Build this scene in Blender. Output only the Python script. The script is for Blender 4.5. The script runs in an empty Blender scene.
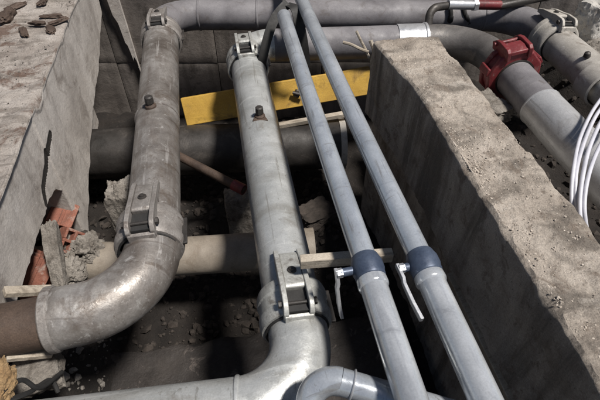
import bpy, bmesh, math, random
from mathutils import Vector, Matrix, noise
random.seed(7)
S = bpy.context.scene
COL = S.collection
R = math.radians

# ------------------------------------------------------------------ camera model
FPX, PITCH, YAW, CAMZ = 470.0, R(45.6), R(9.7), 1.2
AZ = Vector((math.sin(YAW), math.cos(YAW), 0)); RT = Vector((math.cos(YAW), -math.sin(YAW), 0))
FW = AZ*math.cos(PITCH) + Vector((0, 0, -1))*math.sin(PITCH)
UPV = AZ*math.sin(PITCH) + Vector((0, 0, 1))*math.cos(PITCH)
CAM = Vector((0, 0, CAMZ))
def ray(u, v): return FW*FPX + RT*(u-300) - UPV*(v-200)
def P(u, v, z):
    d = ray(u, v); return CAM + d*((z-CAMZ)/d.z)
def PY(u, v, y):
    d = ray(u, v); return CAM + d*(y/d.y)
def PX(u, v, x):
    d = ray(u, v); return CAM + d*(x/d.x)

cd = bpy.data.cameras.new('camera'); cam = bpy.data.objects.new('camera', cd); COL.objects.link(cam)
cam.location = CAM
cam.rotation_euler = Matrix((RT, UPV, -FW)).transposed().to_euler()
cd.sensor_width = 36; cd.lens = 36*FPX/600; cd.clip_start = 0.02; cd.clip_end = 300
S.camera = cam

# ------------------------------------------------------------------ light
SUN_EL, SUN_AZ = R(64), R(-35)          # towards +X, swung to the camera side
sd = Vector((math.cos(SUN_EL)*math.cos(SUN_AZ), math.cos(SUN_EL)*math.sin(SUN_AZ), math.sin(SUN_EL)))
sl = bpy.data.lights.new('sun', 'SUN'); sl.energy = 5.0; sl.angle = R(7); sl.color = (1.0, 0.95, 0.89)
so = bpy.data.objects.new('sun', sl); COL.objects.link(so)
so.rotation_euler = sd.to_track_quat('Z', 'Y').to_euler(); so.location = sd*8
W = bpy.data.worlds.new('World'); S.world = W; W.use_nodes = True
nt = W.node_tree; nt.nodes.clear()
sk = nt.nodes.new('ShaderNodeTexSky'); sk.sky_type = 'NISHITA'; sk.sun_disc = False
sk.sun_elevation = SUN_EL; sk.sun_rotation = R(90) - SUN_AZ
bg = nt.nodes.new('ShaderNodeBackground'); bg.inputs['Strength'].default_value = 0.042
wo = nt.nodes.new('ShaderNodeOutputWorld')
nt.links.new(sk.outputs[0], bg.inputs[0]); nt.links.new(bg.outputs[0], wo.inputs[0])
S.view_settings.view_transform = 'Standard'; S.view_settings.look = 'None'
S.view_settings.exposure = 0.12; S.view_settings.gamma = 1

# ------------------------------------------------------------------ materials
def mat(name, cols, rough=(0.6, 0.8), metal=0.0, scale=6.0, bump=0.3, bscale=60.0, bdist=0.004,
        spots=None, streak=None, fine=None, speckle=None, spec=0.5):
    """cols: list of (pos, rgb) for a broad noise; spots: (rgb, scale, lo, hi, amount) patches;
    streak: (rgb, scale3, lo, hi, amount); fine: amount of fine value grain; speckle: (rgb, scale, thr)"""
    m = bpy.data.materials.new(name); m.use_nodes = True
    t = m.node_tree; N = t.nodes; L = t.links
    b = N['Principled BSDF']
    tc = N.new('ShaderNodeTexCoord'); obj = tc.outputs['Object']
    oi = N.new('ShaderNodeObjectInfo')
    va = N.new('ShaderNodeVectorMath'); va.operation = 'ADD'
    L.new(obj, va.inputs[0])
    sc_ = N.new('ShaderNodeVectorMath'); sc_.operation = 'SCALE'; sc_.inputs[0].default_value = (13.1, 7.7, 5.3)
    L.new(oi.outputs['Random'], sc_.inputs['Scale']); L.new(sc_.outputs[0], va.inputs[1])
    obj = va.outputs[0]
    def ns(scale, detail=6, rough=0.6, vec=None, dist=0.0):
        n = N.new('ShaderNodeTexNoise'); n.inputs['Scale'].default_value = scale
        n.inputs['Detail'].default_value = detail; n.inputs['Roughness'].default_value = rough
        n.inputs['Distortion'].default_value = dist
        L.new(vec or obj, n.inputs['Vector']); return n
    def mix(fac, a, c2, mode='MIX', amount=None):
        x = N.new('ShaderNodeMix'); x.data_type = 'RGBA'; x.blend_type = mode
        if hasattr(fac, 'node'): L.new(fac, x.inputs[0])
        else: x.inputs[0].default_value = fac
        for i, q in ((6, a), (7, c2)):
            if hasattr(q, 'node'): L.new(q, x.inputs[i])
            else: x.inputs[i].default_value = (*q, 1)
        return x.outputs[2]
    def rng(src, lo, hi, a=0.0, c=1.0):
        r_ = N.new('ShaderNodeMapRange'); L.new(src, r_.inputs[0])
        r_.inputs[1].default_value = lo; r_.inputs[2].default_value = hi
        r_.inputs[3].default_value = a; r_.inputs[4].default_value = c; return r_.outputs[0]
    n0 = ns(scale, 8, 0.62, dist=0.3)
    cr = N.new('ShaderNodeValToRGB'); L.new(n0.outputs[0], cr.inputs[0])
    el = cr.color_ramp.elements
    while len(el) < len(cols): el.new(0.5)
    for e, (p, c) in zip(el, cols): e.position = p; e.color = (*c, 1)
    col = cr.outputs[0]
    if streak:
        for rgb, s3, lo, hi, amt in (streak if isinstance(streak, list) else [streak]):
            mp = N.new('ShaderNodeMapping'); mp.inputs['Scale'].default_value = s3; L.new(obj, mp.inputs[0])
            n = ns(1.0, 6, 0.6, mp.outputs[0], 0.5); col = mix(rng(n.outputs[0], lo, hi, 0, amt), col, rgb)
    if spots:
        for (rgb, s, lo, hi, amt) in (spots if isinstance(spots, list) else [spots]):
            n = ns(s, 8, 0.68, dist=0.6); col = mix(rng(n.outputs[0], lo, hi, 0, amt), col, rgb)
    if speckle:
        rgb, s, thr = speckle
        vo = N.new('ShaderNodeTexVoronoi'); vo.inputs['Scale'].default_value = s; L.new(obj, vo.inputs['Vector'])
        col = mix(rng(vo.outputs['Distance'], thr, thr*0.6, 0, 0.8), col, rgb)
    if fine:
        n = ns(220, 4, 0.7); g = rng(n.outputs[0], 0.3, 0.7, 1-fine, 1+fine)
        col = mix(1.0, col, g, 'MULTIPLY')
    L.new(col, b.inputs['Base Color'])
    nr = ns(scale*3.1, 6, 0.7)
    L.new(rng(nr.outputs[0], 0.35, 0.68, rough[0], rough[1]), b.inputs['Roughness'])
    b.inputs['Metallic'].default_value = metal
    b.inputs['Specular IOR Level'].default_value = spec
    if bump:
        nb = ns(bscale, 8, 0.7); nb2 = ns(bscale*0.17, 6, 0.6)
        ad = N.new('ShaderNodeMath'); ad.operation = 'MULTIPLY_ADD'
        L.new(nb2.outputs[0], ad.inputs[0]); ad.inputs[1].default_value = 1.6; L.new(nb.outputs[0], ad.inputs[2])
        bp = N.new('ShaderNodeBump'); bp.inputs['Strength'].default_value = bump; bp.inputs['Distance'].default_value = bdist
        L.new(ad.outputs[0], bp.inputs['Height']); L.new(bp.outputs[0], b.inputs['Normal'])
    return m

M = {}
M['wall_pale'] = mat('pale_concrete', [(0.3, (0.32, 0.29, 0.265)), (0.5, (0.47, 0.435, 0.40)), (0.7, (0.58, 0.545, 0.51))], (0.8, 0.95), 0, 3.2, 0.45, 70, 0.004, speckle=((0.16, 0.14, 0.125), 30, 0.075),
    spots=[((0.20, 0.172, 0.15), 7, 0.53, 0.68, 0.75), ((0.60, 0.57, 0.54), 16, 0.60, 0.68, 0.6), ((0.20, 0.15, 0.115), 22, 0.64, 0.70, 0.7)], streak=((0.30, 0.27, 0.245), (7, 7, 0.9), 0.50, 0.64, 0.7), fine=0.16)
M['wall_top'] = mat('dirty_dimmed_concrete_top', [(0.3, (0.20, 0.17, 0.148)), (0.5, (0.32, 0.285, 0.255)), (0.7, (0.43, 0.39, 0.355))], (0.85, 0.97), 0, 6, 1.0, 60, 0.010,
    spots=[((0.12, 0.10, 0.085), 13, 0.54, 0.64, 0.75), ((0.10, 0.055, 0.036), 5.5, 0.55, 0.62, 0.8), ((0.46, 0.43, 0.40), 24, 0.62, 0.69, 0.6)], streak=((0.14, 0.12, 0.10), (5, 26, 5), 0.54, 0.62, 0.6), fine=0.3)  # real dirt and rust patches; base also darkened to dim the sunlit top
M['wall_tan'] = mat('tan_concrete', [(0.3, (0.27, 0.228, 0.188)), (0.5, (0.41, 0.357, 0.302)), (0.7, (0.53, 0.47, 0.405))], (0.85, 0.97), 0, 5, 1.0, 75, 0.011,
    spots=[((0.17, 0.132, 0.102), 15, 0.53, 0.64, 0.75), ((0.11, 0.085, 0.065), 48, 0.60, 0.68, 0.7), ((0.5, 0.45, 0.39), 30, 0.60, 0.70, 0.6)], streak=[((0.10, 0.085, 0.07), (5, 7, 0.9), 0.47, 0.62, 0.75), ((0.55, 0.50, 0.44), (5, 16, 0.8), 0.60, 0.68, 0.5)], speckle=((0.12, 0.10, 0.085), 34, 0.08), fine=0.28)
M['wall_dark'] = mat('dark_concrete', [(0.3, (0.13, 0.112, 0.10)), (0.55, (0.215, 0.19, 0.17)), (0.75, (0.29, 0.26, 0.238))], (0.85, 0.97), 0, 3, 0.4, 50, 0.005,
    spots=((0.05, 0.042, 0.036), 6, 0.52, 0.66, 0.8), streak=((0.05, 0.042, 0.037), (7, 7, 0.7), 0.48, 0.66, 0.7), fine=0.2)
M['footing_shade'] = mat('stained_shade_concrete', [(0.3, (0.012, 0.010, 0.009)), (0.55, (0.026, 0.0215, 0.019)), (0.75, (0.050, 0.042, 0.037))], (0.6, 0.9), 0, 5, 0.9, 60, 0.006,
    spots=[((0.018, 0.014, 0.012), 8, 0.5, 0.6, 0.85), ((0.15, 0.125, 0.11), 17, 0.60, 0.68, 0.6)], fine=0.25)  # stains are real; near-black base stands in for shade on the footing
M['plaster'] = mat('broken_plaster', [(0.3, (0.38, 0.36, 0.33)), (0.7, (0.56, 0.54, 0.50))], (0.85, 0.97), 0, 9, 1.0, 60, 0.008,
    spots=((0.2, 0.17, 0.15), 22, 0.56, 0.66, 0.7), fine=0.25)
M['mortar'] = mat('rough_mortar', [(0.3, (0.15, 0.132, 0.112)), (0.7, (0.34, 0.312, 0.277))], (0.9, 0.98), 0, 14, 1.0, 90, 0.01,
    spots=((0.09, 0.075, 0.06), 25, 0.52, 0.64, 0.8), fine=0.3)
M['shade_dirt'] = mat('brown_shade_dirt', [(0.3, (0.010, 0.0075, 0.006)), (0.55, (0.020, 0.0155, 0.0125)), (0.75, (0.040, 0.032, 0.027))], (0.9, 1.0), 0, 7, 1.0, 90, 0.012,
    spots=((0.09, 0.075, 0.062), 38, 0.60, 0.68, 0.7), fine=0.35)  # real dirt, its tone taken near black in place of pit shade
M['stone'] = mat('rubble_stone', [(0.3, (0.020, 0.016, 0.013)), (0.7, (0.06, 0.048, 0.04))], (0.9, 1.0), 0, 20, 0.8, 120, 0.004, fine=0.3)  # rubble colour darkened along with the floor for pit shade
M['pebble'] = mat('concrete_crumb', [(0.3, (0.34, 0.29, 0.24)), (0.7, (0.58, 0.52, 0.45))], (0.9, 1.0), 0, 30, 0.6, 160, 0.003, fine=0.25)
M['pipe_grey'] = mat('weathered_grey_pipe', [(0.3, (0.105, 0.090, 0.078)), (0.5, (0.215, 0.198, 0.182)), (0.7, (0.36, 0.343, 0.325))], (0.27, 0.60), 0.35, 8, 0.34, 30, 0.004,
    spots=[((0.12, 0.095, 0.075), 11, 0.54, 0.66, 0.75), ((0.5, 0.49, 0.47), 26, 0.60, 0.68, 0.55), ((0.09, 0.07, 0.055), 60, 0.62, 0.70, 0.7)], streak=[((0.13, 0.105, 0.09), (14, 3, 14), 0.5, 0.66, 0.6), ((0.46, 0.44, 0.42), (70, 3.5, 70), 0.60, 0.66, 0.5), ((0.085, 0.066, 0.054), (3, 34, 3), 0.58, 0.66, 0.6)], fine=0.16)
M['pipe_silver'] = mat('silver_grey_pipe', [(0.3, (0.31, 0.317, 0.308)), (0.5, (0.43, 0.44, 0.432)), (0.72, (0.55, 0.56, 0.555))], (0.24, 0.54), 0.4, 6, 0.32, 28, 0.004,
    spots=[((0.22, 0.20, 0.17), 9, 0.58, 0.70, 0.6), ((0.66, 0.67, 0.65), 30, 0.60, 0.68, 0.5), ((0.17, 0.15, 0.125), 55, 0.63, 0.70, 0.7)], streak=[((0.27, 0.262, 0.24), (3, 10, 3), 0.52, 0.66, 0.6), ((0.20, 0.19, 0.17), (70, 3.5, 70), 0.60, 0.66, 0.55), ((0.66, 0.67, 0.65), (4, 40, 4), 0.60, 0.67, 0.5)], fine=0.12)
M['pipe_purple'] = mat('shade_dulled_steel_pipe', [(0.3, (0.10, 0.094, 0.10)), (0.5, (0.165, 0.158, 0.166)), (0.7, (0.23, 0.222, 0.23))], (0.52, 0.8), 0.05, 6, 0.3, 40, 0.003,
    spots=((0.085, 0.07, 0.062), 10, 0.55, 0.68, 0.7), fine=0.15)  # dark purple grey base stands in for shade over the cross pipes
M['pipe_beige'] = mat('dusty_beige_pipe', [(0.3, (0.30, 0.28, 0.25)), (0.7, (0.52, 0.495, 0.46))], (0.45, 0.7), 0.15, 7, 0.35, 40, 0.003,
    spots=[((0.16, 0.13, 0.105), 10, 0.55, 0.66, 0.75), ((0.58, 0.57, 0.55), 20, 0.61, 0.68, 0.6)], fine=0.16)
M['black_steel'] = mat('black_steel', [(0.3, (0.022, 0.020, 0.018)), (0.7, (0.052, 0.046, 0.042))], (0.42, 0.68), 0.2, 9, 0.35, 60, 0.003,
    spots=((0.13, 0.115, 0.10), 9, 0.56, 0.68, 0.5), fine=0.2)
M['dark_pipe'] = mat('dark_grey_pipe', [(0.3, (0.065, 0.06, 0.058)), (0.7, (0.145, 0.136, 0.13))], (0.42, 0.68), 0.15, 7, 0.35, 60, 0.003,
    spots=((0.20, 0.18, 0.16), 11, 0.56, 0.68, 0.6), fine=0.2)
M['pipe_bright'] = mat('bright_grey_pipe', [(0.3, (0.36, 0.36, 0.365)), (0.7, (0.54, 0.545, 0.55))], (0.22, 0.5), 0.35, 5, 0.35, 40, 0.004,
    spots=((0.24, 0.225, 0.21), 10, 0.58, 0.70, 0.6), streak=((0.24, 0.23, 0.22), (70, 3.5, 70), 0.60, 0.66, 0.55), fine=0.12)
M['rust_pipe'] = mat('rusty_brown_pipe', [(0.3, (0.038, 0.025, 0.019)), (0.7, (0.10, 0.068, 0.05))], (0.6, 0.85), 0.1, 9, 0.6, 60, 0.004, fine=0.25)
M['conduit'] = mat('galvanised_conduit', [(0.3, (0.38, 0.41, 0.445)), (0.5, (0.50, 0.535, 0.575)), (0.7, (0.62, 0.65, 0.69))], (0.15, 0.30), 0.5, 8, 0.2, 60, 0.0016,
    spots=[((0.30, 0.32, 0.36), 14, 0.56, 0.66, 0.6), ((0.22, 0.20, 0.18), 24, 0.66, 0.72, 0.5)], streak=[((0.36, 0.39, 0.44), (24, 3, 24), 0.5, 0.66, 0.5), ((0.24, 0.235, 0.23), (90, 5, 90), 0.61, 0.67, 0.6), ((0.26, 0.25, 0.24), (5, 60, 5), 0.62, 0.68, 0.55)], fine=0.1)
M['zinc_tube'] = mat('shiny_zinc_tube', [(0.3, (0.44, 0.46, 0.48)), (0.5, (0.56, 0.58, 0.60)), (0.7, (0.68, 0.70, 0.72))], (0.10, 0.22), 0.5, 9, 0.3, 40, 0.002,
    spots=[((0.30, 0.31, 0.33), 14, 0.56, 0.66, 0.6)], streak=((0.36, 0.38, 0.41), (30, 3, 30), 0.5, 0.62, 0.6), fine=0.1)
M['valve_blue'] = mat('blue_grey_valve', [(0.3, (0.040, 0.055, 0.090)), (0.7, (0.090, 0.115, 0.165))], (0.35, 0.55), 0.3, 18, 0.25, 60, 0.002, fine=0.15)
M['bright'] = mat('bright_zinc', [(0.3, (0.48, 0.49, 0.51)), (0.7, (0.64, 0.65, 0.67))], (0.25, 0.45), 0.6, 14, 0.2, 60, 0.0015, fine=0.1)
M['cast_grey'] = mat('cast_grey_clamp', [(0.3, (0.17, 0.152, 0.138)), (0.7, (0.36, 0.34, 0.32))], (0.4, 0.65), 0.3, 14, 0.5, 80, 0.003,
    spots=[((0.09, 0.068, 0.055), 14, 0.52, 0.64, 0.8), ((0.45, 0.43, 0.41), 50, 0.62, 0.68, 0.6)], fine=0.2)
M['cast_silver'] = mat('cast_silver_clamp', [(0.3, (0.33, 0.33, 0.31)), (0.7, (0.53, 0.535, 0.51))], (0.34, 0.6), 0.35, 14, 0.45, 80, 0.003,
    spots=[((0.14, 0.12, 0.10), 14, 0.53, 0.65, 0.75), ((0.09, 0.075, 0.065), 50, 0.62, 0.68, 0.7)], fine=0.18)
M['cast_beige'] = mat('cast_beige_clamp', [(0.3, (0.30, 0.28, 0.25)), (0.7, (0.50, 0.475, 0.43))], (0.5, 0.75), 0.1, 14, 0.5, 80, 0.003,
    spots=((0.14, 0.11, 0.09), 18, 0.57, 0.67, 0.7), fine=0.18)
M['red'] = mat('red_paint', [(0.3, (0.11, 0.015, 0.018)), (0.7, (0.20, 0.030, 0.034))], (0.42, 0.62), 0, 12, 0.35, 60, 0.003,
    spots=[((0.30, 0.15, 0.14), 20, 0.56, 0.68, 0.6), ((0.06, 0.02, 0.02), 10, 0.54, 0.66, 0.75), ((0.22, 0.19, 0.17), 45, 0.62, 0.68, 0.8)], fine=0.15)
M['rubber'] = mat('black_rubber', [(0.3, (0.012, 0.012, 0.012)), (0.7, (0.026, 0.025, 0.024))], (0.6, 0.8), 0, 12, 0.3, 60, 0.002, fine=0.2)
M['yellow'] = mat('yellow_formwork_timber', [(0.3, (0.38, 0.225, 0.04)), (0.6, (0.54, 0.335, 0.060)), (0.8, (0.62, 0.42, 0.12))], (0.55, 0.75), 0, 6, 0.4, 60, 0.003,
    spots=[((0.12, 0.07, 0.03), 6, 0.52, 0.66, 0.8), ((0.30, 0.21, 0.09), 26, 0.60, 0.68, 0.6)], streak=((0.36, 0.22, 0.03), (3, 60, 60), 0.52, 0.66, 0.5), fine=0.15)
M['wood'] = mat('grey_wood', [(0.3, (0.26, 0.22, 0.17)), (0.7, (0.46, 0.41, 0.34))], (0.7, 0.9), 0, 8, 0.6, 60, 0.003,
    streak=((0.16, 0.13, 0.10), (4, 70, 70), 0.5, 0.64, 0.7), fine=0.2)
M['brick'] = mat('terracotta', [(0.3, (0.17, 0.062, 0.040)), (0.7, (0.28, 0.115, 0.078))], (0.8, 0.95), 0, 16, 0.8, 80, 0.004,
    spots=[((0.36, 0.30, 0.26), 18, 0.54, 0.66, 0.75), ((0.10, 0.05, 0.035), 12, 0.56, 0.68, 0.7)], fine=0.22)
M['cable'] = mat('white_cable', [(0.3, (0.46, 0.46, 0.51)), (0.7, (0.62, 0.62, 0.67))], (0.35, 0.5), 0, 14, 0.1, 60, 0.001, fine=0.06)
M['pvc'] = mat('dusty_pvc', [(0.3, (0.16, 0.135, 0.108)), (0.7, (0.30, 0.262, 0.215))], (0.5, 0.75), 0, 8, 0.3, 60, 0.002,
    spots=((0.18, 0.145, 0.11), 10, 0.56, 0.68, 0.7), fine=0.15)
M['sponge'] = mat('yellow_brown_foam', [(0.3, (0.24, 0.14, 0.06)), (0.7, (0.52, 0.36, 0.19))], (0.9, 1.0), 0, 24, 1.0, 120, 0.01, fine=0.3)

# ------------------------------------------------------------------ builders
class MB:
    def __init__(s): s.v = []; s.f = []
    def add(s, vs, fs):
        o = len(s.v); s.v += [Vector(v) for v in vs]; s.f += [[i+o for i in f] for f in fs]
        return s
    def box(s, c, d, rot=None):
        c = Vector(c); hx, hy, hz = d[0]/2, d[1]/2, d[2]/2
        rot = rot or Matrix.Identity(3)
        vs = [c + rot @ Vector((x, y, z)) for x in (-hx, hx) for y in (-hy, hy) for z in (-hz, hz)]
        return s.add(vs, [(0, 1, 3, 2), (4, 6, 7, 5), (0, 4, 5, 1), (2, 3, 7, 6), (0, 2, 6, 4), (1, 5, 7, 3)])
    def prism(s, pts, axis, a, b):
        """pts 2D outline in the two axes other than axis"""
        def mk(p, q):
            return {0: (q, p[0], p[1]), 1: (p[0], q, p[1]), 2: (p[0], p[1], q)}[axis]
        n = len(pts); vs = [mk(p, a) for p in pts] + [mk(p, b) for p in pts]
        fs = [tuple(range(n))[::-1], tuple(range(n, 2*n))] + [(i, (i+1) % n, n+(i+1) % n, n+i) for i in range(n)]
        return s.add(vs, fs)
    def tube(s, path, r, seg=28, cap=True):
        path = [Vector(p) for p in path]; n = len(path)
        rs = r if isinstance(r, (list, tuple)) else [r]*n
        tan = []
        for i in range(n):
            a = path[max(0, i-1)]; b = path[min(n-1, i+1)]; t = (b-a)
            if t.length < 1e-9: t = path[min(n-1, i+2)]-path[max(0, i-2)]
            tan.append(t.normalized())
        up = Vector((0, 0, 1)) if abs(tan[0].z) < 0.9 else Vector((0, 1, 0))
        x = tan[0].cross(up).normalized(); vs = []
        for i in range(n):
            x = (x - tan[i]*x.dot(tan[i])).normalized(); y = tan[i].cross(x)
            for k in range(seg):
                a = 2*math.pi*k/seg; vs.append(path[i] + (x*math.cos(a)+y*math.sin(a))*rs[i])
        fs = [(i*seg+k, i*seg+(k+1) % seg, (i+1)*seg+(k+1) % seg, (i+1)*seg+k) for i in range(n-1) for k in range(seg)]
        if cap: fs += [tuple(range(seg))[::-1], tuple(range((n-1)*seg, n*seg))]
        return s.add(vs, fs)
    def lathe(s, prof, o, ax, seg=40, closed=True):
        """prof: list of (t along axis, radius)"""
        o = Vector(o); ax = Vector(ax).normalized()
        up = Vector((0, 0, 1)) if abs(ax.z) < 0.9 else Vector((0, 1, 0))
        x = ax.cross(up).normalized(); y = ax.cross(x)
        n = len(prof); vs = []
        for t, r in prof:
            for k in range(seg):
                a = 2*math.pi*(k+0.5)/seg; vs.append(o + ax*t + (x*math.cos(a)+y*math.sin(a))*r)
        m = n if closed else n-1
        fs = [(i*seg+k, i*seg+(k+1) % seg, ((i+1) % n)*seg+(k+1) % seg, ((i+1) % n)*seg+k) for i in range(m) for k in range(seg)]
        return s.add(vs, fs)
    def build(s, name, m, parent=None, bevel=0, ang=35, origin=None):
        me = bpy.data.meshes.new(name)
        off = parent_origin(parent) if parent else (Vector(origin) if origin is not None else Vector((0, 0, 0)))
        me.from_pydata([v-off for v in s.v], [], s.f); me.validate()
        bm = bmesh.new(); bm.from_mesh(me); bmesh.ops.recalc_face_normals(bm, faces=bm.faces); bm.to_mesh(me); bm.free()
        me.polygons.foreach_set('use_smooth', [True]*len(me.polygons))
        me.set_sharp_from_angle(angle=R(ang))
        me.materials.append(M[m] if isinstance(m, str) else m)
        o = bpy.data.objects.new(name, me); COL.objects.link(o)
        if parent: o.parent = parent
        else: o.location = off
        if bevel:
            bv = o.modifiers.new('bevel', 'BEVEL'); bv.width = bevel; bv.segments = 2; bv.limit_method = 'ANGLE'; bv.angle_limit = R(35)
        return o
ORG = {}
def parent_origin(o):
    while o.parent: o = o.parent
    return ORG.get(o.name, Vector((0, 0, 0)))
def tag(o, label, cat, group=None, kind=None):
    if label: o['label'] = label
    if cat: o['category'] = cat
    if group: o['group'] = group
    if kind: o['kind'] = kind
    return o
def thing(name, label, cat, loc=(0, 0, 0), group=None):
    o = bpy.data.objects.new(name, None); COL.objects.link(o); o.empty_display_size = 0.05
    o.location = loc; ORG[o.name] = Vector(loc)
    return tag(o, label, cat, group)
def fillet(pts, rad, n=16):
    pts = [Vector(p) for p in pts]; out = [pts[0]]
    rads = rad if isinstance(rad, (list, tuple)) else [rad]*(len(pts)-2)
    for i in range(1, len(pts)-1):
        a, b, c = pts[i-1], pts[i], pts[i+1]
        u = (a-b).normalized(); w = (c-b).normalized(); th = u.angle(w); r = rads[i-1]
        d = min(r/math.tan(th/2), (a-b).length*0.98, (c-b).length*0.98); r = d*math.tan(th/2)
        cen = b + (u+w).normalized()*(r/math.sin(th/2))
        p0 = b+u*d-cen; p1 = b+w*d-cen; tot = p0.angle(p1); ax = p0.cross(p1).normalized()
        for k in range(n+1): out.append(cen + Matrix.Rotation(tot*k/n, 3, ax) @ p0)
    out.append(pts[-1]); return out
def wob(path, amp=0.004, f=3.0):
    return [p + Vector((noise.noise(p*f), noise.noise(p*f+Vector((9, 3, 1))), noise.noise(p*f+Vector((2, 7, 5)))))*amp for p in path]
def seg_path(a, b, n):
    a, b = Vector(a), Vector(b); return [a.lerp(b, i/n) for i in range(n+1)]
def smooth_curve(pts, n=10):
    pts = [Vector(p) for p in pts]; q = [pts[0]]+pts+[pts[-1]]; out = []
    for i in range(1, len(q)-2):
        p0, p1, p2, p3 = q[i-1:i+3]
        for k in range(n):
            t = k/n; out.append(0.5*((2*p1)+(p2-p0)*t+(2*p0-5*p1+4*p2-p3)*t*t+(3*p1-p0-3*p2+p3)*t**3))
    out.append(pts[-1]); return out
def fbm(p, o=4): return noise.fractal(p, 1.0, 2.1, o)
def dressed(dirv, up=Vector((0, 0, 1))):
    """matrix whose Y is dirv"""
    y = Vector(dirv).normalized(); x = y.cross(up).normalized(); z = x.cross(y)
    return Matrix((x, y, z)).transposed()

def chunk(name, label, cat, m, loc, size, seed, group=None, rot=0.0, sub=4, amp=0.25, boxy=0.6):
    bm = bmesh.new(); bmesh.ops.create_icosphere(bm, subdivisions=sub, radius=1.0)
    rm = Matrix.Rotation(rot, 3, 'Z')
    for v in bm.verts:
        p = v.co.copy(); mx = max(abs(p.x), abs(p.y), abs(p.z)); p = p.lerp(p/mx, boxy)
        s_ = Vector((seed*3.7, seed*1.3, seed*2.9))
        p *= 1 + amp*fbm(p*1.3+s_, 5) + amp*0.35*fbm(p*5+s_, 3)
        v.co = rm @ Vector((p.x*size[0]/2, p.y*size[1]/2, p.z*size[2]/2))
    me = bpy.data.meshes.new(name); bm.to_mesh(me); bm.free()
    me.polygons.foreach_set('use_smooth', [True]*len(me.polygons)); me.set_sharp_from_angle(angle=R(32))
    me.materials.append(M[m]); o = bpy.data.objects.new(name, me); COL.objects.link(o); o.location = loc
    return tag(o, label, cat, group)

# ------------------------------------------------------------------ ground
def sheet(name, x0, x1, y0, y1, nx, ny, zf, m, kind='structure'):
    vs = []; fs = []
    for j in range(ny+1):
        for i in range(nx+1):
            x = x0+(x1-x0)*i/nx; y = y0+(y1-y0)*j/ny; vs.append((x, y, zf(x, y)))
    for j in range(ny):
        for i in range(nx):
            a = j*(nx+1)+i; fs.append((a, a+1, a+nx+2, a+nx+1))
    o = MB().add(vs, fs).build(name, m, ang=180); o['kind'] = kind; return o
def floor_z(x, y):
    z = -0.80 + 0.05*fbm(Vector((x*2.2, y*2.2, 0)), 4) + 0.018*fbm(Vector((x*11, y*11, 4)), 4)
    z += 0.20*math.exp(-((x-0.33)**2/0.03+(y-1.55)**2/0.03))          # heap of spoil between the pipes
    z += 0.17*math.exp(-((x+0.12)**2/0.05+(y-1.75)**2/0.04))
    if x < -0.56: z += 0.42*min(1, (-0.56-x)/0.14)*max(0, min(1, (1.75-y)/0.3)) + 0.03*fbm(Vector((x*14, y*14, 9)), 4)
    if x > 0.95: z += 0.30*min(1, (x-0.95)/0.5)
    if x > 1.9: z += 0.75*min(1, (x-1.9)/0.6)
    return z
sheet('trench_floor', -1.3, 3.4, -1.5, 3.3, 190, 200, floor_z, 'shade_dirt')
sheet('ground', -40, 40, -40, 40, 40, 40, lambda x, y: -1.15, 'shade_dirt')

# ------------------------------------------------------------------ walls
def strip_wall(name, label, prof_fn, ys, m, seedv, cat='wall', amp=0.006, rough_f=14):
    """prof_fn(y) -> list of (x,z) across one section; swept along y and roughened"""
    rows = [prof_fn(y) for y in ys]; n = len(rows[0]); vs = []
    for y, row in zip(ys, rows):
        for (x, z) in row:
            p = Vector((x, y, z)); s_ = Vector((seedv, seedv*2, 0))
            d = Vector((fbm(p*rough_f+s_, 4), 0.6*fbm(p*rough_f+s_*3, 3), fbm(p*rough_f+s_*5, 4)))*amp
            d += Vector((fbm(p*3+s_, 3), 0, fbm(p*3+s_*2, 3)))*amp*1.2
            vs.append(p+d)
    fs = [(i*n+k, i*n+k+1, (i+1)*n+k+1, (i+1)*n+k) for i in range(len(ys)-1) for k in range(n-1)]
    fs += [tuple(range(n))[::-1], tuple(range((len(ys)-1)*n, len(ys)*n))]
    o = MB().add(vs, fs).build(name, m, ang=50)
    return tag(o, label, cat)
def lin(a, b, n): return [a+(b-a)*i/n for i in range(n+1)]
def chip(y, s_, lo=0.05, f=7): return max(0.0, fbm(Vector((y*f, s_, s_*2)), 4)-lo)

def right_prof(y):
    zt = 0.24
    xl = 0.674 + 0.004*fbm(Vector((y*6, 1, 0)), 4) + 0.0035*fbm(Vector((y*42, 4, 0)), 3) + (0.0 if y < 1.45 else -0.05*(y-1.45)/0.35)
    xr = 0.915 + 0.012*fbm(Vector((y*6, 5, 0)), 4)
    cl = 0.004+0.05*chip(y, 1.0, 0.30, 9); cr_ = 0.010+0.06*chip(y, 4.0, 0.1)
    pts = []
    zl = -0.115+0.010*fbm(Vector((y*5, 7, 1)), 3)
    for z in lin(-0.95, zl-0.025, 12): pts.append((xl+0.045, z))           # undercut below the cast face
    pts.append((xl+0.02, zl-0.008))
    for z in lin(zl, zt-cl-0.012, 30): pts.append((xl-0.010*(zt-z), z))
    for k in range(1, 7):                                                 # broken left arris
        a = k/7*math.pi/2; pts.append((xl+cl*(1-math.cos(a)), zt-cl+cl*math.sin(a)-0.006*(1-k/7)))
    for x in lin(xl+cl+0.006, xr-cr_-0.006, 40):
        t = (x-xl)/(xr-xl); pts.append((x, zt + 0.006*min(1, t*30, (1-t)*5) + 0.0035*fbm(Vector((x*32, y*32, 1)), 3) + 0.0045*abs(fbm(Vector((x*75, y*75, 3)), 2))))
    for k in range(0, 7):
        a = k/6*math.pi/2; pts.append((xr-cr_*(1-math.sin(a)), zt-cr_+cr_*math.cos(a)))
    for z in lin(zt-cr_-0.02, -0.95, 20): pts.append((xr, z))
    return pts
strip_wall('concrete_wall', 'rough tan concrete wall with a crumbling gritty top between the trench and the red coupling', right_prof, lin(-0.5, 1.80, 330), 'wall_tan', 3.0, amp=0.0034)

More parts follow.
